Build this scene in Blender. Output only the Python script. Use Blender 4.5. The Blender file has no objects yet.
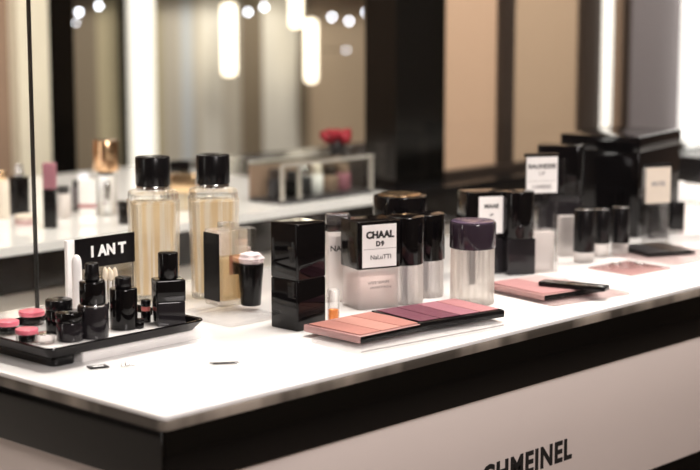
import bpy, bmesh, math, random
from math import sin, cos, pi, radians as R
random.seed(4)
COL = bpy.context.scene.collection
TOP = 0.9            # height of both counters
YI = -46.57          # yaw of something square-on to the camera

# ------------------------------------------------------------ materials
def node_mat(name):
    m = bpy.data.materials.new(name); m.use_nodes = True
    return m, m.node_tree, m.node_tree.nodes['Principled BSDF']

def pbr(name, col, rough=0.4, metal=0.0, trans=0.0, ior=1.45, coat=0.0, scale=40, var=0.06, rvar=0.05,
        spec=.5, emit=None, estr=0.0, bump=0.0, sss=0.0, stretch=None, sharp=False, cols=None):
    m, nt, b = node_mat(name)
    N, L = nt.nodes, nt.links
    tc = N.new('ShaderNodeTexCoord'); mp = N.new('ShaderNodeMapping')
    if stretch: mp.inputs['Scale'].default_value = stretch
    no = N.new('ShaderNodeTexNoise'); no.inputs['Scale'].default_value = scale; no.inputs['Detail'].default_value = 3
    L.new(tc.outputs['Object'], mp.inputs[0]); L.new(mp.outputs[0], no.inputs['Vector'])
    cr = N.new('ShaderNodeMix'); cr.data_type = 'RGBA'
    c = list(col[:3])
    cr.inputs['A'].default_value = [x*(1-var) for x in c]+[1]
    cr.inputs['B'].default_value = [min(1, x*(1+var)) for x in c]+[1]
    if cols: cr.inputs['A'].default_value = list(cols[0])+[1]; cr.inputs['B'].default_value = list(cols[1])+[1]
    if sharp:
        sh = N.new('ShaderNodeMapRange'); sh.inputs['From Min'].default_value = .42; sh.inputs['From Max'].default_value = .58
        L.new(no.outputs['Fac'], sh.inputs['Value']); L.new(sh.outputs[0], cr.inputs['Factor'])
    else: L.new(no.outputs['Fac'], cr.inputs['Factor'])
    L.new(cr.outputs['Result'], b.inputs['Base Color'])
    mr = N.new('ShaderNodeMapRange')
    mr.inputs['To Min'].default_value = max(0, rough-rvar); mr.inputs['To Max'].default_value = rough+rvar
    L.new(no.outputs['Fac'], mr.inputs['Value']); L.new(mr.outputs[0], b.inputs['Roughness'])
    b.inputs['Metallic'].default_value = metal
    b.inputs['Transmission Weight'].default_value = trans
    b.inputs['IOR'].default_value = ior
    b.inputs['Specular IOR Level'].default_value = spec
    b.inputs['Coat Weight'].default_value = coat
    if sss: b.inputs['Subsurface Weight'].default_value = sss; b.inputs['Subsurface Scale'].default_value = .01
    if bump:
        bp = N.new('ShaderNodeBump'); bp.inputs['Strength'].default_value = bump; bp.inputs['Distance'].default_value = .002
        L.new(no.outputs['Fac'], bp.inputs['Height']); L.new(bp.outputs[0], b.inputs['Normal'])
    if emit:
        b.inputs['Emission Color'].default_value = list(emit)+[1]; b.inputs['Emission Strength'].default_value = estr
    return m

def sheer(name, col, clear=0.5, rough=0.05, ior=1.45, alpha_col=(1, 1, 1), trans=1.0, **kw):
    """thin clear plastic or glass: part see-through, part refracting"""
    kw.setdefault('var', .02); m = pbr(name, col, rough, trans=trans, ior=ior, rvar=.01, **kw)
    nt = m.node_tree; N, L = nt.nodes, nt.links
    out = N['Material Output']; b = N['Principled BSDF']
    tr = N.new('ShaderNodeBsdfTransparent'); tr.inputs[0].default_value = list(alpha_col)+[1]
    mx = N.new('ShaderNodeMixShader'); mx.inputs[0].default_value = 1-clear
    L.new(tr.outputs[0], mx.inputs[1]); L.new(b.outputs[0], mx.inputs[2]); L.new(mx.outputs[0], out.inputs[0])
    return m

def pane_mat(name, tint=(.98, .99, .98)):
    m, nt, b = node_mat(name); N, L = nt.nodes, nt.links
    N.remove(b)
    tr = N.new('ShaderNodeBsdfTransparent'); tr.inputs[0].default_value = list(tint)+[1]
    gl = N.new('ShaderNodeBsdfGlossy'); gl.inputs['Roughness'].default_value = .02
    fw = N.new('ShaderNodeLayerWeight'); fw.inputs[0].default_value = .5
    lw = N.new('ShaderNodeMapRange'); lw.inputs['From Min'].default_value = .2; lw.inputs['To Min'].default_value = .015; lw.inputs['To Max'].default_value = .14
    L.new(fw.outputs['Facing'], lw.inputs['Value'])
    mx = N.new('ShaderNodeMixShader')
    L.new(lw.outputs[0], mx.inputs[0]); L.new(tr.outputs[0], mx.inputs[1]); L.new(gl.outputs[0], mx.inputs[2])
    L.new(mx.outputs[0], N['Material Output'].inputs[0])
    return m

def glow(name, col, s):
    return pbr(name, (.8, .8, .8), .5, emit=col, estr=s)

M = dict(
 black=pbr('black_lacquer', (.004, .0035, .0038), .07, spec=.32, rvar=.02),
 black_soft=pbr('black_plastic', (.006, .0055, .006), .22, spec=.3, rvar=.04),
 black_fascia=pbr('black_fascia', (.003, .0027, .0025), .12, spec=.4, rvar=.04, scale=6),
 smoke=sheer('smoked_plastic', (.10, .09, .10), .12, .06),
 darkglass=pbr('dark_tinted_glass', (.016, .014, .016), .06, spec=.4, rvar=.02),
 charcoal=pbr('charcoal', (.03, .028, .03), .3),
 plum_cap=pbr('plum_cap', (.030, .021, .030), .10, rvar=.03),
 plum_top=pbr('plum_cap_top', (.10, .07, .11), .15),
 glass=sheer('bottle_glass', (.99, .985, .97), .55, .015, alpha_col=(.99, .985, .97), var=.005),
 juice=sheer('golden_perfume', (1.0, .82, .55), .4, .03, ior=1.2, trans=.7, alpha_col=(1, .90, .72)),
 straw=sheer('straw_perfume', (.98, .80, .54), .30, .04, ior=1.25, trans=.45, alpha_col=(1, .95, .84), scale=200, sharp=True, cols=((1, .95, .84), (.86, .66, .40)), stretch=(1, 1, .02)),
 frost=sheer('frosted_glass', (.95, .90, .88), .38, .3, alpha_col=(.98, .95, .94), trans=.7),
 frost_warm=sheer('ribbed_frosted_glass', (.93, .87, .81), .36, .28, alpha_col=(.98, .95, .92), trans=.62),
 acrylic=sheer('clear_acrylic', (.98, .98, .98), .8, .03, alpha_col=(.985, .98, .98)),
 pinkacrylic=sheer('pink_acrylic', (.97, .80, .80), .65, .05, alpha_col=(.99, .93, .925)),
 clear=sheer('clear_plastic', (.97, .97, .97), .55, .02),
 pane=pane_mat('pane_glass'),
 liquid_pink=sheer('pink_lotion', (.95, .80, .78), .3, .3, alpha_col=(.96, .86, .85)),
 liquid_orange=pbr('orange_serum', (.9, .33, .10), .2, trans=.3, ior=1.2),
 gold=pbr('brushed_gold', (.85, .60, .36), .22, metal=1, stretch=(1, 1, .05), scale=60, var=.15),
 copper=pbr('copper_metal', (.86, .55, .33), .2, metal=1, stretch=(1, 1, .04), scale=70, var=.2),
 silver=pbr('silver_metal', (.80, .80, .80), .15, metal=1),
 steel_dark=pbr('dark_steel', (.05, .05, .05), .3, metal=.8),
 paper=pbr('white_paper_label', (.86, .84, .82), .6),
 cream_paper=pbr('cream_paper_label', (.72, .64, .54), .6),
 ink=pbr('black_ink', (.012, .011, .011), .5),
 grey_ink=pbr('grey_ink', (.35, .33, .33), .6),
 white_ink=pbr('white_print', (.85, .85, .84), .5),
 white_top=pbr('white_glass_top', (.90, .885, .875), .07, rvar=.03, scale=5, var=.015, coat=.3),
 slab_edge=pbr('smoked_slab_edge', (.2, .2, .2), .12, scale=11, sharp=True, cols=((.07, .06, .05), (.36, .31, .26)), stretch=(1, 1, .1)),  # pale streaks in the colour stand in for reflections along the glass edge
 body=pbr('beige_lacquer', (.66, .575, .535), .42, scale=4, var=.03, rvar=.05),
 body_back=pbr('greige_lacquer', (.78, .72, .65), .4, scale=4, var=.03),
 coral=pbr('coral_blush', (.40, .165, .135), .65, bump=.2, scale=300),
 coral_b=pbr('peach_blush', (.46, .215, .175), .65, bump=.2, scale=300),
 rose=pbr('rose_powder', (.42, .18, .19), .6, bump=.2, scale=300),
 plum=pbr('plum_powder', (.14, .035, .06), .5, bump=.2, scale=300),
 mauve=pbr('mauve_powder', (.33, .13, .165), .5, bump=.2, scale=300),
 dusty=pbr('dusty_pink_powder', (.44, .22, .22), .5, bump=.2, scale=300),
 pinkshell=pbr('pink_plastic', (.44, .25, .24), .2, coat=.4),
 pinklid=pbr('pink_lid', (.72, .16, .22), .3, coat=.4),
 palepink=pbr('pale_pink', (.62, .42, .41), .35),
 puff=pbr('powder_puff', (.85, .72, .74), .9, bump=.6, scale=120),
 cotton=pbr('cotton_bud', (.80, .70, .56), .9, bump=.5, scale=200),
 lipred=pbr('red_label', (.55, .14, .12), .5),
 tan=pbr('tan_panel', (.58, .39, .275), .5, scale=2, var=.06),
 tan2=pbr('tan_fabric_panel', (.47, .335, .235), .55, scale=2, var=.08),
 brown=pbr('brown_panel', (.26, .175, .125), .5, scale=2),
 darkbrown=pbr('dark_brown_trim', (.035, .024, .019), .4),
 mauvewall=pbr('mauve_grey_wall', (.215, .188, .20), .55, scale=2, var=.05),
 cream=pbr('cream_trim', (.78, .72, .58), .5),
 olive=pbr('olive_beige_panel', (.42, .37, .25), .6, scale=2),
 taupe=pbr('taupe_panel', (.22, .18, .13), .6, scale=2),
 bluegrey=pbr('blue_grey_curtain', (.50, .54, .58), .6, scale=12, var=.2, stretch=(1, 1, .03)),
 greycurt=pbr('grey_curtain', (.52, .49, .43), .6, scale=12, var=.25, stretch=(1, 1, .03)),
 palecurt=pbr('pale_curtain', (.74, .73, .68), .6, scale=12, var=.15, stretch=(1, 1, .03)),
 beigewall=pbr('beige_wall', (.62, .50, .37), .6, scale=2),
 floor=pbr('polished_floor', (.16, .13, .11), .2, scale=3, var=.1),
 ceiling=pbr('ceiling_paint', (.35, .31, .27), .7),
 rail=pbr('grey_rail', (.42, .39, .35), .4),
 red=pbr('red_petals', (.24, .004, .015), .5, bump=.4, scale=60),
 g_tube=glow('warm_tube_glow', (1, .86, .66), 4.0),
 g_col=glow('warm_column_glow', (1, .93, .80), .95),
 g_bulb=glow('cool_bulb_glow', (.86, .88, 1.0), 16.0),
 g_right=glow('white_light_box_glow', (1, .95, .90), 1.3),
 g_rod=glow('light_rod_glow', (1, .90, .80), 1.0),
 g_ceil=glow('ceiling_panel_glow', (1, .93, .85), 3.0),
)

# ------------------------------------------------------------ mesh helpers
def finish(name, bm, mat, parent=None, loc=None, rot=None, smooth=True):
    bmesh.ops.recalc_face_normals(bm, faces=bm.faces)
    me = bpy.data.meshes.new(name); bm.to_mesh(me); bm.free()
    mats = mat if isinstance(mat, (list, tuple)) else [mat]
    for m in mats: me.materials.append(M[m])
    if smooth:
        for p in me.polygons: p.use_smooth = True
        me.set_sharp_from_angle(angle=R(35))
    o = bpy.data.objects.new(name, me); COL.objects.link(o)
    if parent: o.parent = parent
    if loc: o.location = loc
    if rot: o.rotation_euler = rot
    return o

def loft(bm, rings, caps=True):
    vs = [[bm.verts.new(p) for p in r] for r in rings]
    n = len(vs[0]); fs = []
    for a, b in zip(vs, vs[1:]):
        for i in range(n):
            fs.append(bm.faces.new((a[i], a[(i+1) % n], b[(i+1) % n], b[i])))
    if caps:
        fs.append(bm.faces.new(vs[0][::-1])); fs.append(bm.faces.new(vs[-1]))
    return fs

def circ(r, z, n=48, cx=0, cy=0, flute=0, k=0):
    return [(cx+(r+flute*cos(k*2*pi*i/n))*cos(2*pi*i/n), cy+(r+flute*cos(k*2*pi*i/n))*sin(2*pi*i/n), z) for i in range(n)]

def rrect(w, d, r, z, inset=0, n=6, cx=0, cy=0):
    w2, d2 = w/2-inset, d/2-inset; r = max(min(r, w2*.98, d2*.98)-inset*.5, .0001)
    pts = []
    for qx, qy, a0 in ((1, 1, 0), (-1, 1, 90), (-1, -1, 180), (1, -1, 270)):
        for i in range(n+1):
            a = R(a0+90*i/n)
            pts.append((cx+qx*(w2-r)+r*cos(a), cy+qy*(d2-r)+r*sin(a), z))
    return pts

def bev(z0, z1, b):   # (z, inset) steps of a softly edged prism
    return [(z0, b), (z0+b*.3, b*.3), (z0+b, 0), (z1-b, 0), (z1-b*.3, b*.3), (z1, b)]

def rbox(bm, w, d, z0, z1, r=.002, b=.0008, cx=0, cy=0, n=6):
    return loft(bm, [rrect(w, d, r, z, i, n, cx, cy) for z, i in bev(z0, z1, b)])

def rcyl(bm, r, z0, z1, b=.0008, r1=None, cx=0, cy=0, n=48, flute=0, k=0):
    r1 = r if r1 is None else r1
    return loft(bm, [circ(r+(r1-r)*(z-z0)/(z1-z0)-i, z, n, cx, cy, flute, k) for z, i in bev(z0, z1, b)])

def box(bm, x0, x1, y0, y1, z0, z1):
    v = [bm.verts.new(p) for p in ((x0, y0, z0), (x1, y0, z0), (x1, y1, z0), (x0, y1, z0), (x0, y0, z1), (x1, y0, z1), (x1, y1, z1), (x0, y1, z1))]
    return [bm.faces.new([v[i] for i in f]) for f in ((3, 2, 1, 0), (4, 5, 6, 7), (0, 1, 5, 4), (1, 2, 6, 5), (2, 3, 7, 6), (3, 0, 4, 7))]

def one(name, mat, fn, *a, parent=None, loc=None, rot=None, **k):
    bm = bmesh.new(); fn(bm, *a, **k)
    return finish(name, bm, mat, parent, loc, rot)

def tag(o, label, cat, group=None, kind=None):
    o['label'] = label; o['category'] = cat
    if group: o['group'] = group
    if kind: o['kind'] = kind
    return o

def thing(name, label, cat, loc, yaw=0, group=None):
    o = bpy.data.objects.new(name, None); COL.objects.link(o); o.empty_display_size = .02
    o.location = loc; o.rotation_euler = (0, 0, R(yaw))
    return tag(o, label, cat, group)

def struct(name, mat, x0, x1, y0, y1, z0, z1):
    o = one(name, mat, box, x0, x1, y0, y1, z0, z1); o['kind'] = 'structure'
    for p in o.data.polygons: p.use_smooth = False
    return o

def text_bm(s, size, bold=0.0, depth=.0003, space=1.0):
    cu = bpy.data.curves.new('t', 'FONT'); cu.body = s; cu.size = size; cu.extrude = depth
    cu.offset = bold*size; cu.align_x = 'CENTER'; cu.align_y = 'CENTER'; cu.space_character = space; cu.resolution_u = 3
    t = bpy.data.objects.new('t', cu); COL.objects.link(t)
    dg = bpy.context.evaluated_depsgraph_get(); dg.update()
    me = bpy.data.meshes.new_from_object(t.evaluated_get(dg))
    bpy.data.objects.remove(t); bm = bmesh.new(); bm.from_mesh(me); bpy.data.meshes.remove(me)
    return bm

def text(s, size, mat, parent, x, y, z, bold=0.0, face='front', name='lettering', space=1.0, sx=1.0):
    bm = text_bm(s, size, bold, space=space)
    if sx != 1:
        for v in bm.verts: v.co.x *= sx
    rot = (R(90), 0, 0) if face == 'front' else (R(90), 0, R(-90)) if face == 'left' else (0, 0, 0)
    return finish(name, bm, mat, parent, (x, y, z), rot, smooth=False)

def corner_center(cx, cy, yaw, w, d, side=-1):
    a = R(yaw); lx, ly = -side*w/2, d/2
    return (cx+lx*cos(a)-ly*sin(a), cy+lx*sin(a)+ly*cos(a))

HS = 1.015
def stack(name, label, cat, pos, parts, yaw=YI, group=None, z=0.0, tiny=0):
    """a product made of stacked pieces; sizes in units of u metres.
       part = (name, material, 'r', radius, z0, z1[, top radius]) or (name, material, 'q', w, d, z0, z1[, corner])"""
    x, y, u = pos
    t = thing(name, label, cat, (x, y, TOP+z), yaw, group)
    tot = max(p[5] if p[2] in 'rf' else p[6] for p in parts)
    rad = max(p[3] if p[2] in 'rf' else (p[3]+p[4])/4 for p in parts)
    HS = 1.015*(tot-.33*rad)/tot
    made = {}
    for p in parts:
        nm, mt, sh = p[:3]; bm = bmesh.new()
        if sh == 'r':
            r, z0, z1 = p[3]*u, p[4]*u*HS, p[5]*u*HS
            r1 = p[6]*u if len(p) > 6 else r
            rcyl(bm, r, z0, z1, min(.0012, (z1-z0)*.2, r*.2), r1)
        elif sh == 'f':      # fluted
            r, z0, z1 = p[3]*u, p[4]*u*HS, p[5]*u*HS
            rcyl(bm, r, z0, z1, .001, n=144, flute=r*.025, k=18)
        else:
            w, d, z0, z1 = p[3]*u, p[4]*u, p[5]*u*HS, p[6]*u*HS
            rbox(bm, w, d, z0, z1, (p[7]*u if len(p) > 7 else .002), min(.001, (z1-z0)*.2))
        made[nm] = finish(nm, bm, mt, t)
    return t, made

# ------------------------------------------------------------ the room
struct('floor', 'floor', -3.2, 5.2, -3.2, 3.3, -.1, 0)
struct('ceiling', 'ceiling', -3.2, 5.2, -3.2, 3.3, 2.7, 2.8)
struct('wall_back', 'beigewall', -3.2, 5.2, 3.2, 3.3, 0, 2.7)
struct('wall_front', 'taupe', -3.2, 5.2, -3.3, -3.2, 0, 2.7)
struct('wall_left', 'brown', -3.3, -3.2, -3.2, 3.2, 0, 2.7)
struct('wall_right', 'brown', 5.2, 5.3, -3.2, 3.2, 0, 2.7)

# panels on the far wall, left to right as seen past the black pillar
far = [('taupe', (2.2676, 0.8764)[0], (2.4099, 0.8691)[0]), ('olive', (2.4099, 0.8691)[0], (2.4972, 0.8645)[0]),
       ('olive', (2.6198, 0.8582)[0], (2.6784, 0.8552)[0]), ('greycurt', (2.6784, 0.8552)[0], (2.7509, 0.8514)[0]),
       ('bluegrey', (2.7509, 0.8514)[0], (2.8072, 0.8485)[0]), ('greycurt', (2.8072, 0.8485)[0], (2.838, 0.8469)[0]),
       ('palecurt', (2.838, 0.8469)[0], (2.9361, 0.8418)[0]), ('greycurt', (2.9361, 0.8418)[0], (3.0183, 0.8375)[0]),
       ('taupe', (3.0183, 0.8375)[0], (3.1212, 0.8322)[0]), ('palecurt', (3.1212, 0.8322)[0], (3.2907, 0.8234)[0]),
       ('taupe', (3.2907, 0.8234)[0], (3.3455, 0.8206)[0])]
for i, (m, x0, x1) in enumerate(far):
    struct('trim_%d' % (i+1), m, x0, x1, 3.165, 3.2, 0, 2.4)
struct('trim_12', 'darkbrown', -3.2, 5.2, 3.12, 3.165, (2.826, 1.1626)[1]+.03, 2.7)

t = thing('light_column', 'tall glowing cream light column on the far wall between olive panels', 'wall light', (((2.4692, 0.868)[0]+(2.5825, 0.8621)[0])/2, 3.11, .02))
one('diffuser', 'g_col', rbox, (2.5743, 0.8625)[0]-(2.4772, 0.8675)[0], .03, 0, 2.3, .012, .004, parent=t, loc=(0, -.02, 0))
one('back_plate', 'steel_dark', box, -.03, .03, -.005, .054, .02, 2.28, parent=t)

def tube(label, px0, px1, z0, z1, y=3.05):
    t = thing('tube_lamp', label, 'hanging lamp', ((px0+px1)/2, y, z0), 0, 'glowing tube lamps hanging before the far wall')
    r = (px1-px0)/2*.5
    one('tube', 'g_tube', rcyl, r, 0, z1-z0, .01, parent=t)
    one('cord', 'steel_dark', rcyl, .002, z1-z0, 2.7-z0, .0005, parent=t, n=12)
tube('wide warm white tube lamp left of the chandelier bulbs', (2.8174, 1.0481)[0], (2.9055, 1.0459)[0], (2.8595, 0.9333)[1], (2.8629, 1.1632)[1])
tube('long warm white tube lamp hanging lowest, nearest the tan wall', (3.2019, 1.0382)[0], (3.2797, 1.0362)[0], (3.2399, 0.8938)[1], (3.241, 1.1052)[1])
tube('short warm white tube lamp at the top edge, between the two longer ones', (3.1311, 1.1338)[0], (3.2073, 1.1327)[0], (3.1687, 1.0829)[1], (3.17, 1.2736)[1])
bulbs = [((2.2184, 1.1469), 'small round lamp beside the black pillar, brighter lower one of the left pair'),
         ((2.2931, 1.1636), 'small round lamp above the taupe panel, right one of the left pair'),
         ((2.2064, 1.1149), 'faint round lamp just below the left pair, beside the black pillar'),
         ((2.9002, 1.1376), 'round lamp right beside the wide tube lamp'),
         ((2.9721, 1.1528), 'round lamp over the dark taupe panel, second from the wide tube lamp'),
         ((3.2926, 1.1153), 'round lamp right of the longest tube lamp'),
         ((3.3771, 1.1002), 'round lamp between its two neighbours over the tan wall'),
         ((3.4634, 1.1299), 'round lamp next to the black post'),
         ((3.362, 1.0009), 'faint single round lamp lowest on the tan wall')]
for i, ((x, z), lab) in enumerate(bulbs):
    t = thing('round_wall_lamp', lab, 'wall light', (x, 3.0, z), 0, 'small round lamps on the far wall')
    bm = bmesh.new(); rr = .0028 if i in (2, 8) else .0055
    bmesh.ops.create_uvsphere(bm, u_segments=20, v_segments=12, radius=rr); finish('bulb', bm, 'g_bulb', t)
    one('arm', 'steel_dark', box, -.0015, .0015, .003, .119, -.0015, .0015, parent=t)

# left screen wall behind the second counter
struct('trim_13', 'brown', -3.2, (0.9847, 1.0199)[0], 1.6, 1.66, 0, 2.7)
struct('trim_14', 'cream', (0.9847, 1.0199)[0], (1.0547, 1.0163)[0], 1.57, 1.66, 0, 2.7)
struct('trim_15', 'black_fascia', (1.0547, 1.0163)[0], (1.1199, 1.0129)[0], 1.58, 1.66, 0, 2.7)

# partition on the right, standing on the second counter
PY = .88
px = lambda v: v
xs = {370: (1.2213, 1.0444)[0], 445: (1.3465, 1.0379)[0], 448: (1.3848, 1.0345)[0], 496: (1.5238, 1.0273)[0], 508: (1.5615, 1.0253)[0],
      584: (1.7677, 1.0147)[0], 600: (1.8399, 1.0109)[0], 625: (1.9354, 1.006)[0], 683: (2.1431, 0.9952)[0]}
struct('trim_16', 'black_fascia', xs[370], xs[445], .85, .92, TOP, 2.7)
struct('trim_17', 'tan', xs[445], xs[496], PY, .92, TOP+.004, 2.7)
struct('trim_18', 'darkbrown', xs[496], xs[508], PY-.012, .92, TOP, 2.7)
struct('trim_19', 'tan2', xs[508], xs[584], PY, .92, TOP+.004, 2.7)
struct('trim_20', 'darkbrown', xs[584], xs[600], PY-.012, .92, TOP, 2.7)
struct('trim_21', 'brown', xs[600], xs[625]-.02, PY, .92, TOP, 2.7)
struct('trim_22', 'darkbrown', xs[625]-.02, xs[625], PY-.008, .92, TOP, 2.7)
struct('trim_23', 'mauvewall', xs[625], 3.4, PY, .92, TOP+.002, 2.7)
struct('trim_24', 'darkbrown', xs[445], 3.4, PY-.02, PY, TOP, TOP+.012)
t = thing('light_rod', 'slim glowing vertical light rod between the brown trims of the right partition', 'wall light', ((1.8446, 1.0116)[0], .868, TOP+.04))
one('tube', 'g_rod', rcyl, .0135, 0, .62, .006, parent=t)
one('base_cap', 'steel_dark', rcyl, .015, -.028, 0, .002, parent=t)
t = thing('light_box', 'wide bright white vertical light box on the mauve wall at the right edge', 'wall light', ((2.1255, 0.9976)[0]+.09, .865, TOP+.0005))
one('diffuser', 'g_right', rbox, .18, .03, 0, 1.2, .004, .003, parent=t)

# unseen ceiling light panels, added to light the counters and room
k = 0
for x in (-1.2, .6, 2.4):
    for y in (-1.6, .3, 2.0):
        t = thing('ceiling_panel_light', 'square ceiling panel light above the counters', 'ceiling light', (x, y, 2.66), 0, 'ceiling panel lights')
        one('diffuser', 'g_ceil', box, -.28, .28, -.28, .28, 0, .02, parent=t)
        one('frame', 'steel_dark', box, -.3, .3, -.3, .3, .02, .04, parent=t)

# ------------------------------------------------------------ main counter
cn = thing('display_counter', 'white-topped cosmetics counter with black band and beige front', 'counter', (0, 0, 0))
CD, CL = .445, 2.3
def at_box(name, mat, *a): return one(name, mat, box, *a, parent=cn)
one('white_top', 'white_top', rbox, CL, CD, TOP-.004, TOP, .006, .0008, parent=cn, loc=(CL/2, CD/2, 0))
one('slab_edge', 'slab_edge', rbox, CL+.001, CD+.001, TOP-.0125, TOP-.0041, .006, .0006, parent=cn, loc=(CL/2, CD/2, 0))
one('black_band', 'black_fascia', rbox, CL-.003, CD-.003, TOP-.061, TOP-.0126, .005, .0008, parent=cn, loc=(CL/2, CD/2, 0))
body = one('front_panel', 'body', rbox, CL-.016, CD-.016, TOP-.200, TOP-.0611, .004, .0005, parent=cn, loc=(CL/2, CD/2, 0))
one('plinth', 'black_fascia', rbox, CL-.02, CD-.02, 0, TOP-.2001, .004, .0005, parent=cn, loc=(CL/2, CD/2, 0))
one('trim_strip', 'gold', box, .008, CL-.01, .0065, .0079, TOP-.0625, TOP-.0611, parent=cn)  # thin gold line stands in for light catching the panel's top edge
lx0, lz0 = (0.4321, 0.7587); lx1, lz1 = (0.5595, 0.7566)
text('CHMEINEL', .0305, 'ink', cn, (lx0+lx1)/2-.0125, .0075, lz1-.0006, bold=.035, sx=.93, space=1.14)

# ------------------------------------------------------------ second counter
c2 = thing('back_counter', 'white-topped counter behind with black band, blurred', 'counter', (0, .79, 0))
B0, B1, BD = -2.0, 3.4, .62
for nm, mt, z0, z1, ins in (('black_band', 'black_fascia', TOP-.062, TOP-.0121, .003), ('front_panel', 'body_back', 0, TOP-.0621, .012)):
    one(nm, mt, box, B0+ins, B1-ins, ins, BD-ins, z0, z1, parent=c2)

XW = (1.1572, 0.8577)[0]
one('white_top', 'white_top', box, B0, XW, 0, BD, TOP-.012, TOP, parent=c2)
one('dark_top', 'black_soft', box, XW+.0002, B1, 0, BD, TOP-.012, TOP, parent=c2)
# glass screen between the counters
gs = thing('glass_screen', 'clear glass screen with a thin dark joint standing behind the black tray', 'glass screen', (0, .434, TOP))
jx = (0.1943, 1.056)[0]
one('pane', 'pane', box, -.9+jx, jx-.0009, -.0025, .0025, .0, 1.1, parent=gs)
one('pane', 'pane', box, jx+.0009, 2.25, -.0025, .0025, .0, 1.1, parent=gs)
one('joint', 'steel_dark', box, jx-.0006, jx+.0006, -.003, .003, .0, 1.1, parent=gs)

# ------------------------------------------------------------ products on the second counter
def prod2(*a, **k): return stack(*a, **k)
prod2('lipstick_bottle', 'clear bottle with a tall copper cap on the back counter', 'cosmetic bottle', (0.6844, 0.9371, 0.001467),
      [('body', 'clear', 'r', 11, 0, 42), ('inner_tube', 'silver', 'r', 3, 2, 34), ('collar', 'charcoal', 'r', 8, 42, 50), ('cap', 'copper', 'r', 12.5, 46, 78)])
prod2('skincare_bottle', 'small white box with a pink stripe left of the copper-capped bottle', 'cosmetic box', (0.6601, 0.9506, 0.001462),
      [('body', 'paper', 'q', 17, 10, 0, 38), ('stripe', 'rose', 'q', 17.3, 10.3, 8, 13)])
prod2('lotion_bottle', 'dark bottle with a dusty pink cap right of the glass joint', 'cosmetic bottle', (0.5498, 0.891, 0.00139),
      [('body', 'black_soft', 'q', 13, 12, 0, 40, 2), ('cap', 'mauve', 'q', 13, 12, 40, 66, 3)])
prod2('toner_bottle', 'short grey-clear bottle between the pink-capped bottle and the white box', 'cosmetic bottle', (0.6209, 0.956, 0.001447),
      [('body', 'frost', 'r', 7, 0, 26), ('cap', 'charcoal', 'r', 6, 26, 34)])
prod2('serum_bottle', 'slim smoky bottle touching the left side of the white box', 'cosmetic bottle', (0.6778, 1.0, 0.00149),
      [('body', 'smoke', 'r', 5, 0, 26), ('cap', 'charcoal', 'r', 4, 26, 32)])
prod2('nail_polish', 'black bottle with a silver ball top at the far left of the back counter', 'cosmetic bottle', (0.5992, 1.0332, 0.001469),
      [('body', 'black', 'r', 10, 0, 40), ('neck', 'silver', 'r', 5, 40, 47), ('top', 'silver', 'r', 4, 47, 53)])
prod2('foundation_bottle', 'tan foundation bottle at the left edge of the back counter', 'cosmetic bottle', (0.5554, 1.0133, 0.001442),
      [('body', 'cream_paper', 'r', 7, 0, 40), ('cap', 'gold', 'r', 5, 40, 50)])
prod2('cream_jar', 'low tan compact dish in front of the black bottle on the back counter', 'cosmetic jar', (0.5464, 0.9448, 0.00141),
      [('body', 'palepink', 'r', 11, 0, 8), ('lid', 'cream_paper', 'r', 11.5, 8, 13)])
prod2('cream_jar', 'small black jar showing left of the first perfume bottle', 'cosmetic jar', (0.6414, 0.8444, 0.00141),
      [('body', 'black', 'r', 5.5, 0, 17), ('lid', 'black_soft', 'r', 6, 17, 25)])
prod2('perfume_bottle', 'blurred perfume with a gold cap behind the two tall perfumes', 'perfume bottle', (0.7945, 0.8925, 0.001496),
      [('body', 'straw', 'q', 24, 14, 0, 20, 3), ('cap', 'gold', 'q', 26, 15, 20, 40, 3)])
prod2('perfume_bottle', 'blurred black bottle just behind the gap of the tall perfumes', 'perfume bottle', (0.8576, 0.9747, 0.001557),
      [('body', 'black_soft', 'q', 30, 14, 0, 28, 3), ('cap', 'black', 'q', 20, 12, 28, 44, 3)])

# low glass case on the second counter
x0, y0 = (0.9257, 0.9202); x1, y1 = (1.1414, 0.8743)
cs = thing('glass_display_case', 'low glass display case with pale rails on the back counter', 'display case', ((x0+x1)/2, .822, TOP))
cw, cd, ch = x1-x0-.012, .075, .062
bm = bmesh.new(); box(bm, -cw/2, cw/2, .0042, cd-.0042, ch-.004, ch); finish('top', bm, 'pane', cs)
for ya, yb in ((-.001, .004), (cd-.004, cd)):
    bm = bmesh.new(); box(bm, -cw/2-.001, cw/2+.001, ya, yb, ch-.0038, ch+.0006); finish('rail', bm, 'rail', cs)
bm = bmesh.new(); box(bm, -cw/2, cw/2, 0, cd, 0, .006); finish('base', bm, 'charcoal', cs)
bm = bmesh.new(); box(bm, -cw/2, cw/2, cd-.004, cd, .006, ch-.006); finish('back_panel', bm, 'brown', cs)
for fx in (-.5, -.32, .5):
    bm = bmesh.new(); xx = fx*cw; s = .004*(-1 if fx > 0 else 1); box(bm, min(xx, xx+s), max(xx, xx+s), 0, .006, .006, ch-.0041); finish('post', bm, 'rail', cs)
bm = bmesh.new(); box(bm, -cw/2+.006, cw/2-.006, .0045, .006, .006, ch-.006); finish('front_glass', bm, 'pane', cs)
cxx, cyy = (x0+x1)/2, .822
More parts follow.
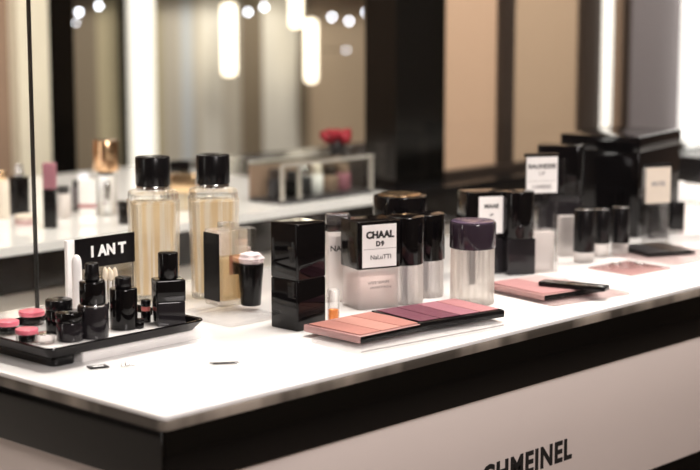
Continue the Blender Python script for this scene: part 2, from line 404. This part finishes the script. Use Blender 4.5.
for i, (fx, w, h, m, mc, lab) in enumerate(((-.42, .022, .046, 'charcoal', 'darkbrown', 'dark bottle at the left end inside the glass case'),
        (-.24, .020, .040, 'black_soft', 'charcoal', 'black bottle right of the case post'),
        (-.10, .024, .044, 'charcoal', 'silver', 'grey bottle near the middle of the glass case'),
        (.04, .020, .046, 'paper', 'cream_paper', 'white bottle in the middle of the glass case'),
        (.19, .026, .040, 'brown', 'darkbrown', 'brown bottle left of the reddish one in the glass case'),
        (.33, .026, .042, 'mauve', 'brown', 'reddish bottle near the right end of the glass case'))):
    t = thing('case_bottle', lab, 'cosmetic bottle', (cxx+fx*cw, cyy+.035, TOP+.0062), 0, 'bottles in the glass case')
    one('body', m, rcyl, w/2, 0, h*.65, .002, parent=t); one('cap', mc, rcyl, w/2*.8, h*.65, h, .002, parent=t)
# flowers on the case
fx_, fz = cxx+.29*cw, TOP+ch
t = thing('flower_bowl', 'red flowers in a small dark vase on top of the glass case', 'flowers', (fx_, cyy+.04, fz+.0008))
bm = bmesh.new(); loft(bm, [circ(.010, 0, 32), circ(.014, .008, 32), circ(.013, .02, 32), circ(.011, .024, 32)]); finish('vase', bm, 'charcoal', t)
bm = bmesh.new()
for i in range(16):
    a = i*2.4; rr = .021*math.sqrt(i/16)
    mt = bmesh.ops.create_icosphere(bm, subdivisions=2, radius=.0075)
    for v in mt['verts']: v.co *= 1+.25*sin(v.co.x*900+i)*sin(v.co.z*800); v.co.x += rr*cos(a)*1.1; v.co.y += rr*sin(a); v.co.z += .030+.004*cos(i)
finish('blossoms', bm, 'red', t)

# ------------------------------------------------------------ perfume bottles (tall pair)
def perfume(label, pos, bodyw, h, capw, caph0, yaw):
    x, y, u = pos; u = u
    t = thing('perfume_bottle', label, 'perfume bottle', (x, y, TOP), yaw, 'tall golden perfume bottles with black caps')
    w = bodyw*u; n = 6; Hh = h*u*HS*.955; zs = caph0*u*HS*.955
    bm = bmesh.new()
    prof = [(0, .0040), (.0006, .0030), (.002, .0026), (zs*.5, .0012), (zs*.885, 0), (zs*.892, .0016), (zs*.90, .0012), (zs*.955, .0016), (zs*.965, .0035), (zs*.975, w*.15), (zs*.985, w*.18)]
    loft(bm, [rrect(w, w*.82, w*.2, z, i, n) for z, i in prof]); finish('glass_body', bm, 'glass', t)
    bm = bmesh.new(); nr = 144
    ins = w*.085
    def flute(z, k):
        pts = rrect(w, w*.82, w*.2, z, k, 12)
        return [(p[0]*(1+.012*cos(i*2.09)), p[1]*(1+.012*cos(i*2.09)), z) for i, p in enumerate(pts)]
    loft(bm, [flute(.006, ins+.005), flute(.0075, ins+.0022), flute(zs*.865, ins), flute(zs*.875, ins+.003)]); g = finish('perfume', bm, 'straw', t)
    one('collar', 'silver', rcyl, capw*u*.47, zs*.975, zs+.0016, .0006, parent=t)
    one('spray_tube', 'clear', rcyl, .0012, .012, zs*.97, .0003, n=12, parent=g)
    one('cap', 'black_soft', rcyl, capw*u*.49, zs+.0017, Hh, .0012, parent=t)
perfume('left one of the two tall golden perfume bottles with black caps', (0.3143, 0.3863, 0.001081), 50, 147, 35, 116, -30)
perfume('right one of the two tall golden perfume bottles with black caps', (0.3663, 0.3481, 0.001088), 50, 147, 34, 116, -38)

# small square perfume with black plate
x, y = (0.3097, 0.2737); yw = YI+40; u = 0.001033
w, d = 34*u, 30*u
cx, cy = corner_center(x, y, yw, w, d)
t = thing('square_perfume_bottle', 'small square perfume with a black left side, before the right tall bottle', 'perfume bottle', (cx, cy, TOP+.0052), yw)
zz = 76*u*HS
one('glass_body', 'glass', rbox, w, d, 0, zz, .0025, .0012, parent=t)
li = one('perfume', 'juice', rbox, w*.72, d*.72, .006, zz*.62, .003, .001, parent=t)
one('black_plate', 'black_soft', box, -w/2-.0012, -w/2-.0002, -d/2+.003, d/2-.001, .006, zz-.003, parent=t)
one('gold_label', 'gold', box, -w*.22, w*.25, -d/2-.0008, -d/2-.0001, zz*.42, zz*.68, parent=t)
one('stopper', 'clear', rbox, w*.42, d*.42, zz+.0005, zz+.007, .002, .001, parent=t)

# clear blocks and plate
def slab(name, label, cat, quad, th, mat, zb=0.0, r=.002, group=None):
    """flat plate from its near corner, right corner and left corner"""
    (nx, ny), (rx, ry), (lx, ly) = quad
    ax = math.atan2(ry-ny, rx-nx); ay = math.atan2(ly-ny, lx-nx)
    yaw = ((ax)+(ay-pi/2))/2
    w = math.hypot(rx-nx, ry-ny); d = math.hypot(lx-nx, ly-ny)
    c = (nx+cos(yaw)*w/2-sin(yaw)*d/2, ny+sin(yaw)*w/2+cos(yaw)*d/2)
    t = thing(name, label, cat, (c[0], c[1], TOP+zb), math.degrees(yaw), group)
    if mat: one('plate', mat, rbox, w, d, 0, th, r, min(.0008, th*.3), parent=t)
    return t, w, d
slab('acrylic_plate', 'clear acrylic plate under the square perfume and the black powder cup', 'display plate',
     ((0.2661, 0.2109), (0.3316, 0.2132), (0.2692, 0.2866)), .005, 'acrylic')
x, y, u = (0.3894, 0.3053, 0.001081)
t, _ = stack('sample_box', 'pinkish clear sample box behind the black powder cup', 'cosmetic box', (x, y+.03, u),
      [('case', 'acrylic', 'q', 34, 20, 0, 72, 2), ('insert', 'liquid_pink', 'q', 24, 14, 4, 52, 2), ('card', 'palepink', 'q', 20, 2, 53, 60, 1)], yaw=-25)

# powder cup
x, y, u = (0.3419, 0.2642, 0.001043)
t = thing('powder_cup', 'tapered black cup topped with a pale pink powder puff', 'cup', (x, y, TOP+.0052), YI)
one('cup', 'black_soft', rcyl, 10*u, 0, 42*u, .001, 13*u, parent=t)
bm = bmesh.new(); bmesh.ops.create_icosphere(bm, subdivisions=4, radius=1)
for v in bm.verts:
    k = 1+.10*sin(v.co.x*7+1)*cos(v.co.y*6)+.05*sin(v.co.z*12)
    v.co *= k; v.co.x *= 12.4*u; v.co.y *= 12*u; v.co.z = v.co.z*7.5*u+46.5*u
finish('puff', bm, 'puff', t)

# ------------------------------------------------------------ black tray with little bottles
TX0, TY0 = (0.0266, 0.1853); TX1 = (0.2108, 0.1784)[0]; TY1 = TY0+.135
tw, td = TX1-TX0, TY1-TY0
tr = thing('display_tray', 'long black glossy tray with raised rim holding little black bottles', 'tray', ((TX0+TX1)/2, (TY0+TY1)/2, TOP))
bm = bmesh.new()
loft(bm, [rrect(tw, td, .010, z, i) for z, i in ((.0105, .012), (.0108, .008), (.0185, .0012), (.0200, 0), (.0212, .0004), (.0212, .0020), (.0205, .003), (.0152, .0045), (.0145, .006))])
finish('tray_body', bm, 'black', tr)
one('tray_liner', 'white_top', rbox, tw-.013, td-.013, .0147, .0155, .004, .0002, parent=tr)
one('foot', 'black_soft', rbox, .026, td-.03, 0, .0104, .006, .001, parent=tr, loc=(-tw/2+.028, 0, 0))
rx0 = TX0+.045
rz = thing('white_riser', 'flat white block under the front of the black tray', 'display block', ((rx0+TX1+.004)/2, TY0+.064, TOP))
one('block', 'paper', rbox, TX1+.004-rx0, .105, 0, .0103, .002, .0006, parent=rz)
TF = .0156
def T(name, label, cat, pos, parts, **k): return stack(name, label, cat, pos, parts, z=TF, **k)
T('nail_polish_bottle', 'round black jar left of the stacked bottle, tallest beside the pink lids', 'cosmetic jar', (0.0926, 0.2588, 0.000932),
  [('body', 'black', 'r', 13.2, 0, 26), ('lid', 'black_soft', 'r', 13.5, 26.3, 38)])
T('eyeshadow_pot', 'squat tinted pot at the front edge of the tray', 'cosmetic jar', (0.0786, 0.2236, 0.000911),
  [('body', 'darkglass', 'r', 13.5, 0, 22), ('lid', 'black', 'r', 14.5, 22.3, 34)])
T('dropper_bottle', 'three-tier black bottle with the tallest stem, beside the white tube', 'cosmetic bottle', (0.1021, 0.22, 0.00092),
  [('base', 'darkglass', 'r', 15.5, 0, 34), ('ring', 'silver', 'r', 14, 34.2, 36), ('shoulder', 'black', 'r', 13, 36.2, 60), ('cap', 'black_soft', 'r', 7.5, 60.2, 79, 6.8)])
T('dropper_bottle', 'plain black bottle with a short narrow cap in the middle of the tray', 'cosmetic bottle', (0.1456, 0.2296, 0.000943),
  [('body', 'black', 'r', 13.8, 0, 44), ('cap', 'black_soft', 'r', 8.3, 44.2, 56)])
T('lip_color_bottle', 'square black bottle with tall round cap at the right end of the tray', 'cosmetic bottle', (0.1886, 0.215, 0.000955),
  [('body', 'darkglass', 'q', 29, 24, 0, 25, 2), ('shoulder', 'black', 'q', 30, 25, 25.2, 48, 2), ('cap', 'black', 'r', 10, 48.2, 76)], yaw=-28)
T('lipstick', 'small black lipstick with a red band left of the square bottle', 'lipstick', (0.1783, 0.2368, 0.00096),
  [('base', 'black', 'r', 5, 0, 12), ('band', 'lipred', 'r', 4.5, 12.1, 17), ('cap', 'black_soft', 'r', 5, 17.1, 24)])
T('cream_pot', 'tiny black pot just right of the middle bottle', 'cosmetic jar', (0.1559, 0.22, 0.000943),
  [('body', 'black', 'r', 5, 0, 7), ('lid', 'black_soft', 'r', 5.2, 7.1, 11)])
T('glass_pot', 'small empty clear glass pot at the front of the tray', 'cosmetic jar', (0.0557, 0.2294, 0.000904),
  [('body', 'clear', 'r', 9, 0, 12), ('rim', 'silver', 'r', 9.2, 12.1, 13.5)])
for pxy, rr, lab in (((0.0552, 0.2873, 0.000927), 11.5, 'pink-lidded jar at the left edge of the photo'),
                     ((0.0469, 0.2461, 0.000907), 11.5, 'pink-lidded jar nearest the front of the tray'),
                     ((0.0986, 0.3101, 0.000955), 13, 'pink-lidded jar behind the other two, beside the black jar')):
    x, y, u = pxy
    T('pink_lid_jar', lab, 'cosmetic jar', pxy,
      [('body', 'clear', 'r', rr*.96, 0, 11), ('filling', 'black', 'r', rr*.7, 1, 10), ('lid', 'pinklid', 'r', rr, 11.2, 17.5)], group='pink-lidded jars on the tray')
# white tube and cotton buds
x, y, u = (0.1358, 0.2872, 0.000962)
t = thing('white_tube', 'tall white rounded tube standing behind the three-tier bottle', 'cosmetic tube', (x, y, TOP+TF))
bm = bmesh.new(); loft(bm, [circ(r_*u, z_*u, 32) for r_, z_ in ((4.5, 0), (5, 1), (5, 58), (4.6, 62), (3.6, 65), (1.8, 67), (.4, 67.6))]); finish('tube', bm, 'paper', t)
x, y, u = (0.166, 0.2748, 0.00097)
for i in range(7):
    a = i*2*pi/6; rr = 5.2*u if i < 6 else 0
    t = thing('cotton_bud', 'cream cotton bud standing in the bunch behind the middle black bottle', 'cotton bud', (x+rr*cos(a), y+rr*sin(a), TOP+TF), 0, 'cotton buds on the tray')
    one('stick', 'paper', rcyl, .0008, 0, 39*u, .0002, parent=t, n=10)
    bm = bmesh.new(); loft(bm, [circ(r_*u, z_*u, 16) for r_, z_ in ((.9, 39.1), (2.5, 41), (2.8, 44), (2.4, 47+i % 3), (.8, 50+i % 3))]); finish('cotton_tip', bm, 'cotton', t)

# upright sign behind the tray
SY = .350
sxa, sxb, sxc = (0.17, 0.9537)[0], (0.1798, 0.9524)[0], (0.2493, 0.9646)[0]
zt, zb_ = (0.1783, 0.9831)[1]-TOP, (0.1798, 0.9524)[1]-TOP
sg = thing('display_sign', 'upright acrylic sign with a white side strip and black plate reading 1ANT', 'sign', (sxa, SY, TOP))
sw = sxc+.006-sxa
one('side_strip', 'paper', rbox, sxb-sxa, .005, 0, zt, .001, .0006, parent=sg, loc=((sxb-sxa)/2, 0, 0))
one('board', 'clear', rbox, sxc+.006-sxb-.0002, .004, 0, zt-.0004, .001, .0006, parent=sg, loc=((sw+sxb-sxa)/2+.0001, 0, 0))
one('foot', 'clear', rbox, sw, .02, 0, .003, .001, .0006, parent=sg, loc=(sw/2, -.0125, 0))
one('black_plate', 'black_soft', box, sxb-sxa, sw, -.0036, -.0022, zb_, zt, parent=sg)
text('1 AN T', .0150, 'white_ink', sg, (0.2195, 0.9681)[0]-sxa, -.0042, (0.2247, 0.9685)[1]-TOP, bold=.045)

# ------------------------------------------------------------ black square case in front
x, y = (0.2977, 0.1501); u = 0.000977
w, d = 41*u, 40*u
cx, cy = corner_center(x, y, 0, w, d)
t = thing('black_perfume_case', 'tall glossy black square case beside the coral palette', 'perfume case', (cx, cy, TOP), 0)
one('base', 'black', rbox, w, d, 0, 51*u, .003, .001, parent=t)
one('seam', 'steel_dark', rbox, w*.97, d*.97, 51.05*u, 51.85*u, .003, .0002, parent=t)
one('cap', 'black', rbox, w, d, 52*u, 108*u, .003, .001, parent=t)

# frosted slim bottle with lettering behind
t, mm = stack('frosted_bottle', 'slim frosted bottle with faint lettering between the black case and the CHAAL bottle', 'cosmetic bottle', (0.4389, 0.2316, 0.001072),
   [('body', 'frost', 'q', 24, 14, 0, 72, 3), ('card', 'paper', 'q', 19, 5, 20, 66, 1), ('cap', 'smoke', 'q', 24, 14, 72.2, 90, 3)], yaw=YI+10)
text('NAIF', .0085, 'ink', t, -.0005, -.0075, .058, bold=.02)
t, mm = stack('serum_vial', 'tiny clear vial with orange liquid at the foot of the black case', 'vial', (0.3596, 0.1617, 0.001009),
   [('glass', 'clear', 'r', 6, 0, 34, 6.6), ('serum', 'liquid_orange', 'r', 4.6, 2, 13)])

# CHAAL bottle
x, y = (0.414, 0.1788); u = 0.00104; yw = YI+27
w, d = 48*u, 38*u
cx, cy = corner_center(x, y, yw, w, d)
t = thing('labelled_perfume_bottle', 'frosted square bottle with black cap and white label reading CHAAL', 'perfume bottle', (cx, cy, TOP), yw)
one('glass_body', 'frost', rbox, w*.98, d*.98, 0, 41*u, .004, .0012, parent=t)
li = one('lotion', 'liquid_pink', rbox, w*.84, d*.84, 3.5*u, 33*u, .003, .001, parent=t)
one('cap', 'black', rbox, w*1.03, d*1.03, 41.2*u, 89.5*u, .0025, .001, parent=t)
lb = one('label', 'paper', box, -.0205, .0195, -d*.515-.0006, -d*.515-.0001, 43*u, 86*u, parent=t)
yl = -d*.515-.0007
text('CHAAL', .0100, 'ink', t, 0, yl, 75.5*u, bold=.05)
text('D9', .0070, 'ink', t, 0, yl, 66.5*u, bold=.05, space=1.2)
one('label_rule', 'grey_ink', box, -.019, .019, yl-.0001, yl+.0003, 61.3*u, 61.8*u, parent=t)
text('NaLuTTI', .0068, 'ink', t, .001, yl, 53*u, bold=.0)
text('WITE SERUM', .0044, 'grey_ink', t, -.001, -d*.49-.0004, 27*u)
text('EAU NATURELLE', .0034, 'grey_ink', t, .002, -d*.49-.0004, 22*u)

# group of round black-capped bottles
stack('round_capped_bottle', 'frosted bottle with round black cap, touching the right side of the CHAAL bottle', 'cosmetic bottle', (0.4828, 0.1739, 0.001067),
   [('body', 'frost', 'f', 17, 0, 42), ('stem', 'smoke', 'r', 3, 5, 41), ('cap', 'black', 'r', 18.5, 42.2, 92.5)], group='bottles with round black caps')
stack('round_capped_bottle', 'frosted bottle with round black cap, next to the plum-capped bottle', 'cosmetic bottle', (0.528, 0.184, 0.001091),
   [('body', 'frost', 'f', 17, 0, 39), ('stem', 'smoke', 'r', 3, 5, 38), ('cap', 'black', 'r', 18.2, 39.2, 88)], group='bottles with round black caps')
t, mm = stack('gold_topped_bottle', 'wide black bottle with a gold disc on top behind the CHAAL bottle', 'cosmetic bottle', (0.6037, 0.2903, 0.001167),
   [('body', 'darkglass', 'r', 25, 0, 50), ('cap', 'black', 'r', 26.5, 50.2, 88), ('gold_disc', 'gold', 'r', 21, 88.1, 89.3)])

# plum cap bottle
stack('plum_capped_bottle', 'ribbed clear bottle with a shiny plum cap standing alone at the centre', 'cosmetic bottle', (0.5308, 0.1216, 0.001067),
   [('body', 'frost_warm', 'f', 21.5, 0, 60), ('pump_tube', 'charcoal', 'r', 3, 20, 59.8), ('cap', 'plum_cap', 'r', 23, 60.2, 88), ('cap_top', 'plum_top', 'r', 21.5, 88.1, 89.4)])

# labelled black bottle pair
x, y = (0.6246, 0.191); u = 0.001147; yw = YI+16
cx, cy = corner_center(x, y, yw, 33*u, 26*u)
w, d = 46*u, 30*u
c0 = (0.6846, 0.2322)
t = thing('labelled_perfume_bottle', 'dark square bottle with a small white label, right behind the plum-capped bottle', 'perfume bottle', (c0[0], c0[1], TOP), yw)
one('glass_body', 'darkglass', rbox, w*.96, d*.96, 0, 37*u, .003, .001, parent=t)
one('cap', 'black', rbox, w, d, 37.2*u, 84.5*u, .003, .001, parent=t)
one('label', 'paper', box, -.0115, .0195, -d/2-.0006, -d/2-.0001, 42*u, 80*u, parent=t)
text('MAAE', .0068, 'ink', t, .004, -d/2-.0007, 70*u, bold=.03)
text('VP', .0045, 'ink', t, .004, -d/2-.0007, 61*u, bold=.01)
text('FLEUR', .0050, 'grey_ink', t, .004, -d/2-.0007, 50*u)
stack('tall_black_bottle', 'tall black bottle with smoked square base, right of the small-labelled bottle', 'cosmetic bottle', (0.7076, 0.1981, 0.001174),
   [('body', 'darkglass', 'q', 30, 24, 0, 38, 2), ('cap', 'black', 'r', 16, 38.2, 87)], yaw=-30)

# clear blocks by the card holder
stack('acrylic_block', 'clear frosted acrylic box in front of the first card holder', 'display block', (0.7338, 0.1842, 0.00118),
   [('block', 'acrylic', 'q', 32, 18, 0, 46, 2), ('insert', 'frost', 'q', 25, 11, 2, 44, 1)], yaw=YI+20)
stack('acrylic_block', 'narrow frosted acrylic block between the card holder and the black-capped tubes', 'display block', (0.8499, 0.2312, 0.001249),
   [('block', 'frost', 'q', 17, 12, 0, 42, 2)], yaw=YI+10)
# card holder
def holder(label, pos, w, h, ch_, cmat, lines, yaw):
    x, y, u = pos
    t = thing('card_holder', label, 'sign', (x, y, TOP), yaw)
    one('clear_panel', 'acrylic', rbox, w*u, 5*u, 2.2*u, h*u*HS, .001, .0006, parent=t)
    one('foot', 'clear', rbox, w*u*1.0, 14*u, 0, 2.1*u, .001, .0005, parent=t)
    c = one('card', cmat, box, -w*u*.47, w*u*.47, -3.2*u, -2.6*u, (h-ch_)*u*HS, (h-2.6)*u*HS, parent=t)
    one('top_strip', 'black_soft', box, -w*u*.5, w*u*.5, -3.4*u, 2.6*u, (h-2.5)*u*HS, (h+.5)*u*HS, parent=t)
    for s, sz, zz, mt, bo in lines: text(s, sz*u, mt, t, 0, -3.4*u, zz*u*HS, bold=bo)
holder('clear card holder with a white card, left of the big black box', (0.7935, 0.23, 0.001225), 34, 106, 38, 'paper',
       [('BAUNESSE', 6.2, 94, 'ink', .02), ('LIP', 5, 87, 'grey_ink', .01), ('LAMBRE', 5.5, 74, 'grey_ink', .02)], YI+12)
one('card_rule', 'grey_ink', box, -.018, .018, 0, .0003, 0, .0005, parent=bpy.data.objects['card_holder'], loc=(0, -3.4*0.00122, 81*0.00122))
stack('tester_bottle', 'slim clear tester with a dark cap behind the white card holder', 'cosmetic bottle', (0.8711, 0.2861, 0.001281),
   [('body', 'clear', 'r', 6.5, 0, 10), ('tube', 'charcoal', 'r', 4, 10.2, 44), ('cap', 'black_soft', 'r', 7, 44.2, 58)])
holder('clear card holder with a cream card, in front of the big black box', (0.9964, 0.1963, 0.001299), 30, 80, 38, 'cream_paper',
       [('MUSE', 6.5, 61, 'grey_ink', .02)], YI+22)
# black bottles and boxes around the big box
stack('tall_black_bottle', 'wide tall black bottle left of the big black box', 'cosmetic bottle', (0.9242, 0.2967, 0.001308),
   [('body', 'darkglass', 'q', 42, 30, 0, 46, 4), ('band', 'charcoal', 'q', 41, 29, 46.1, 52, 4), ('cap', 'black', 'q', 44, 32, 52.1, 104, 5)], yaw=YI-12)
for px_, cap0, cap1, r_, lab in (((0.8257, 0.1874, 0.001221), 11, 56, 11, 'tallest black-capped tube, leftmost of the row before the big box'),
                           ((0.8724, 0.1942, 0.001244), 14, 50, 8.5, 'thin black-capped tube, middle of the row before the big box'),
                           ((0.9048, 0.1888, 0.001256), 12, 50, 9.5, 'black-capped tube with silver top, rightmost of the row before the big box')):
    stack('capped_tube', lab, 'lipstick', px_, [('base', 'frost', 'r', r_*.9, 0, cap0), ('cap', 'black_soft', 'r', r_, cap0+.2, cap1, r_*.93), ('top_disc', 'silver', 'r', r_*.86, cap1+.05, cap1+.8)],
          group='black-capped tubes before the big box')
stack('smoked_bottle', 'black bottle under the cream card', 'cosmetic bottle', (1.0472, 0.2262, 0.001333),
   [('body', 'smoke', 'q', 18, 9, 0, 5, 1), ('cap', 'black_soft', 'q', 18, 10, 5.2, 34, 2)], yaw=YI+10)
stack('smoked_bottle', 'black bottle at the right end of the big black box', 'cosmetic bottle', (1.1057, 0.234, 0.001361),
   [('base', 'clear', 'q', 13, 9, 0, 3, 1), ('cap', 'black_soft', 'q', 14, 10, 3.2, 33, 2)], yaw=YI+10)
# the big black box
x, y = (1.0303, 0.2466); u = 0.001334; yw = YI-32
w, d = 85*u, 112*u
cx, cy = corner_center(x, y, yw, w, d, side=1)
t = thing('big_black_box', 'largest glossy black box at the far end of the counter', 'gift box', (cx, cy, TOP), yw)
one('box_body', 'black', rbox, w, d, 0, 85*u, .002, .001, parent=t)
one('lid', 'black', rbox, w*1.012, d*1.012, 85.2*u, 100.5*u, .002, .001, parent=t)
# pale bottle behind at right
stack('pale_pink_bottle', 'blurred white and pink bottle right of the big black box', 'cosmetic bottle', (1.2504, 0.3209, 0.001459),
   [('body', 'palepink', 'r', 6, 0, 14), ('upper', 'paper', 'r', 6.2, 14.2, 32), ('cap', 'paper', 'r', 4.5, 32.2, 36)])

bx = (1.4028, 0.9477)[0]
bz = thing('white_block', 'white block carrying a black box at the right edge of the photo', 'display block', (bx+.06, .405, TOP))
one('block', 'paper', rbox, .12, .05, 0, (1.3731, 0.9278)[1]-TOP, .002, .001, parent=bz)
bz = thing('black_box', 'black box on the white block under the light box at the right edge', 'box', (bx+.06, .405, (1.3731, 0.9278)[1]+.0002))
one('box_body', 'black_soft', rbox, .12, .05, 0, (1.3708, 0.968)[1]-(1.3731, 0.9278)[1], .002, .001, parent=bz)
# ------------------------------------------------------------ palettes
ap, w, d = slab('acrylic_plate', 'long clear acrylic plate under the coral and plum palettes', 'display plate',
     ((0.2634, 0.0339), (0.4504, 0.0302), (0.2775, 0.1055)), .0045, 'acrylic')
one('dark_edge', 'grey_ink', box, -w/2, w/2, -d/2-.0004, -d/2-.0001, .0032, .0042, parent=ap)  # grey strip painted as the shadow line along the plate's front edge
PZ = .0047
def palette(name, label, quad, th, shell, pans, zb=PZ, rim=.004, front=None):
    t, w, d = slab(name, label, 'makeup palette', quad, th, None, zb)
    one('case', shell, rbox, w, d, 0, th, .002, .0008, parent=t)
    n = len(pans); gap = .0014
    pw = (w-2*rim-gap*(n-1))/n
    for i, m in enumerate(pans):
        one('powder_pan', m, rbox, pw, d-2*rim, th+.0001, th+.0009, .001, .0003, parent=t, loc=(-w/2+rim+pw/2+i*(pw+gap), 0, 0))
    if front:
        one('front_strip', front, rbox, w*.99, .0012, .0004, th-.0003, .0004, .0003, parent=t, loc=(.0, -d/2-.0007, 0))
    return t, w, d
TH = .0088
q = ((0.2843, 0.0546), (0.3758, 0.0628), (0.2974, 0.1319))
palette('makeup_palette', 'open coral blush palette lying nearest the black case', q, .0068, 'pinkshell', ['coral', 'coral_b', 'coral'], front='black')
q = ((0.3659, 0.0528), (0.4765, 0.0525), (0.3905, 0.125))
palette('makeup_palette', 'plum and rose eyeshadow palette right of the coral one', q, .0078, 'black', ['plum', 'plum', 'mauve', 'rose'], front='black_soft')
# pink palette with open black lid
slab('acrylic_plate', 'clear pinkish plate under the pink palette with the black lid', 'display plate', ((0.5706, 0.0444), (0.6868, 0.0367), (0.5994, 0.1463)), .003, 'pinkacrylic')
q = ((0.5775, 0.0613), (0.6613, 0.0562), (0.6033, 0.1524))
t, w, d = palette('makeup_palette', 'dusty pink palette lying right of the centre under a black lid', q, .006, 'pinkshell', ['dusty', 'palepink'], zb=.0032, front='black')
la, lb_ = (0.6218, 0.0988), (0.641, 0.0251)
ll = math.hypot(lb_[0]-la[0], lb_[1]-la[1]); ly_ = math.atan2(lb_[1]-la[1], lb_[0]-la[0])
ld = thing('palette_lid', 'long black lid laid across the back corner of the dusty pink palette', 'lid', ((la[0]+lb_[0])/2, (la[1]+lb_[1])/2, TOP+.0101), math.degrees(ly_))
one('shell', 'black', rbox, ll, .020, 0, .005, .003, .001, parent=ld)
one('mirror', 'silver', rbox, ll*.9, .013, .0051, .0055, .002, .0002, parent=ld)
slab('pink_card', 'flat glossy pink card lying behind the pink palette', 'card', ((0.7836, 0.0887), (0.8588, 0.0882), (0.7948, 0.1559)), .0015, 'pinkshell')
slab('pink_acrylic_tray', 'thin pale pink acrylic sheet at the far right under the black palette', 'display plate', ((0.8775, 0.0889), (1.0045, 0.0835), (0.8856, 0.1869)), .0015, 'pinkacrylic')
q = ((0.9014, 0.1444), (0.9717, 0.1313), (0.9488, 0.2074))
palette('makeup_palette', 'slim black palette lying open at the foot of the cream card holder', q, .003, 'black', ['charcoal', 'darkbrown'], zb=.0017)
# silver trinkets on the pink card
for gx, gy, lab in ((*(0.8278, 0.1413), 'tiny silver ring left on the pink card'), (*(0.8477, 0.1204), 'tiny silver ring right on the pink card')):
    bm = bmesh.new()
    R0, r0 = .0055, .0011; rings = []
    for i in range(28):
        a = 2*pi*i/28; rings.append([bm.verts.new(((R0+r0*cos(b*pi/4))*cos(a), (R0+r0*cos(b*pi/4))*sin(a), r0+r0*sin(b*pi/4))) for b in range(8)])
    for i in range(28):
        for b in range(8): bm.faces.new((rings[i][b], rings[(i+1) % 28][b], rings[(i+1) % 28][(b+1) % 8], rings[i][(b+1) % 8]))
    tag(finish('silver_ring', bm, 'silver', None, (gx, gy, TOP+.0016)), lab, 'ring', 'silver rings on the pink card')

# ------------------------------------------------------------ little things on the bare counter
x, y = (0.0695, 0.1723)
t = thing('price_tag', 'tiny black tag with a white bar lying before the tray', 'tag', (x, y, TOP), -20)
one('plate', 'black_soft', rbox, .018, .012, 0, .0012, .001, .0003, parent=t)
one('bar', 'white_ink', box, -.005, .005, -.0022, .0016, .0013, .0015, parent=t)
x, y = (0.0885, 0.1551)
bm = bmesh.new()
for i, (dx, dy, s) in enumerate(((0, 0, .0022), (.004, .001, .0017), (-.0035, .002, .0014), (.0062, -.002, .0015))):
    mt = bmesh.ops.create_icosphere(bm, subdivisions=1, radius=s)
    for v in mt['verts']: v.co.x += dx; v.co.y += dy; v.co.z += s*.98
tag(finish('crystal_charm', bm, 'silver', None, (x, y, TOP), smooth=False), 'small sparkling silver charm right of the tiny black tag', 'charm')
x, y = (0.1543, 0.0997)
t = thing('hair_clip', 'thin dark metal clip lying alone on the white counter', 'clip', (x, y, TOP), -38)
one('upper_arm', 'steel_dark', rbox, .026, .0022, .0014, .0022, .001, .0003, parent=t)
one('lower_arm', 'silver', rbox, .024, .0030, 0, .0010, .001, .0003, parent=t, loc=(.002, .0012, 0))

# ------------------------------------------------------------ lights
def area(name, loc, target, size, power, col, sy=None):
    l = bpy.data.lights.new(name, 'AREA'); l.energy = power; l.color = col; l.size = size
    if sy: l.shape = 'RECTANGLE'; l.size_y = sy
    o = bpy.data.objects.new(name, l); COL.objects.link(o); o.location = loc
    import mathutils
    dv = mathutils.Vector(target)-mathutils.Vector(loc)
    o.rotation_euler = dv.to_track_quat('-Z', 'Y').to_euler()
    return o
WARM = (1, .90, .80)
area('counter_spot', (.5, .1, 2.55), (.5, .2, .9), .35, 22, (1, .94, .88))
area('counter_spot_far', (1.5, .1, 2.55), (1.4, .25, .9), .35, 20, (1, .94, .88))
area('back_counter_spot', (.5, 1.1, 2.55), (.5, 1.1, .9), .4, 18, WARM)
area('aisle_wash', (-.6, -2.4, 2.3), (.9, .1, .8), .8, 54, (1, .92, .90))
area('far_wall_wash', (2.6, 2.1, 2.5), (2.9, 3.2, 1.0), .9, 44, WARM)
area('partition_wash', (1.5, -.2, 2.4), (1.7, .9, 1.1), .6, 12, WARM)
area('wall_tube_left', (-2.4, .9, 1.5), (.3, .2, 1.0), .16, 9, (1, .95, .9), sy=1.6)

w = bpy.data.worlds.new('world'); w.use_nodes = True; bpy.context.scene.world = w
w.node_tree.nodes['Background'].inputs[0].default_value = (.30, .26, .23, 1); w.node_tree.nodes['Background'].inputs[1].default_value = .5

# ------------------------------------------------------------ camera
cam = bpy.data.cameras.new('camera'); co = bpy.data.objects.new('camera', cam); COL.objects.link(co)
co.location = (-0.8217, -0.9795, 1.24)
co.rotation_euler = (R(90-8.73), 0, R(43.43-90))
cam.sensor_width = 36; cam.lens = 85.37; cam.clip_start = .05
cam.dof.use_dof = True; cam.dof.focus_distance = 1.62; cam.dof.aperture_fstop = 5.0
sc = bpy.context.scene; sc.camera = co
sc.view_settings.view_transform = 'Standard'; sc.view_settings.look = 'None'; sc.view_settings.gamma = 1
sc.view_settings.use_curve_mapping = False; sc.view_settings.exposure = 0.0
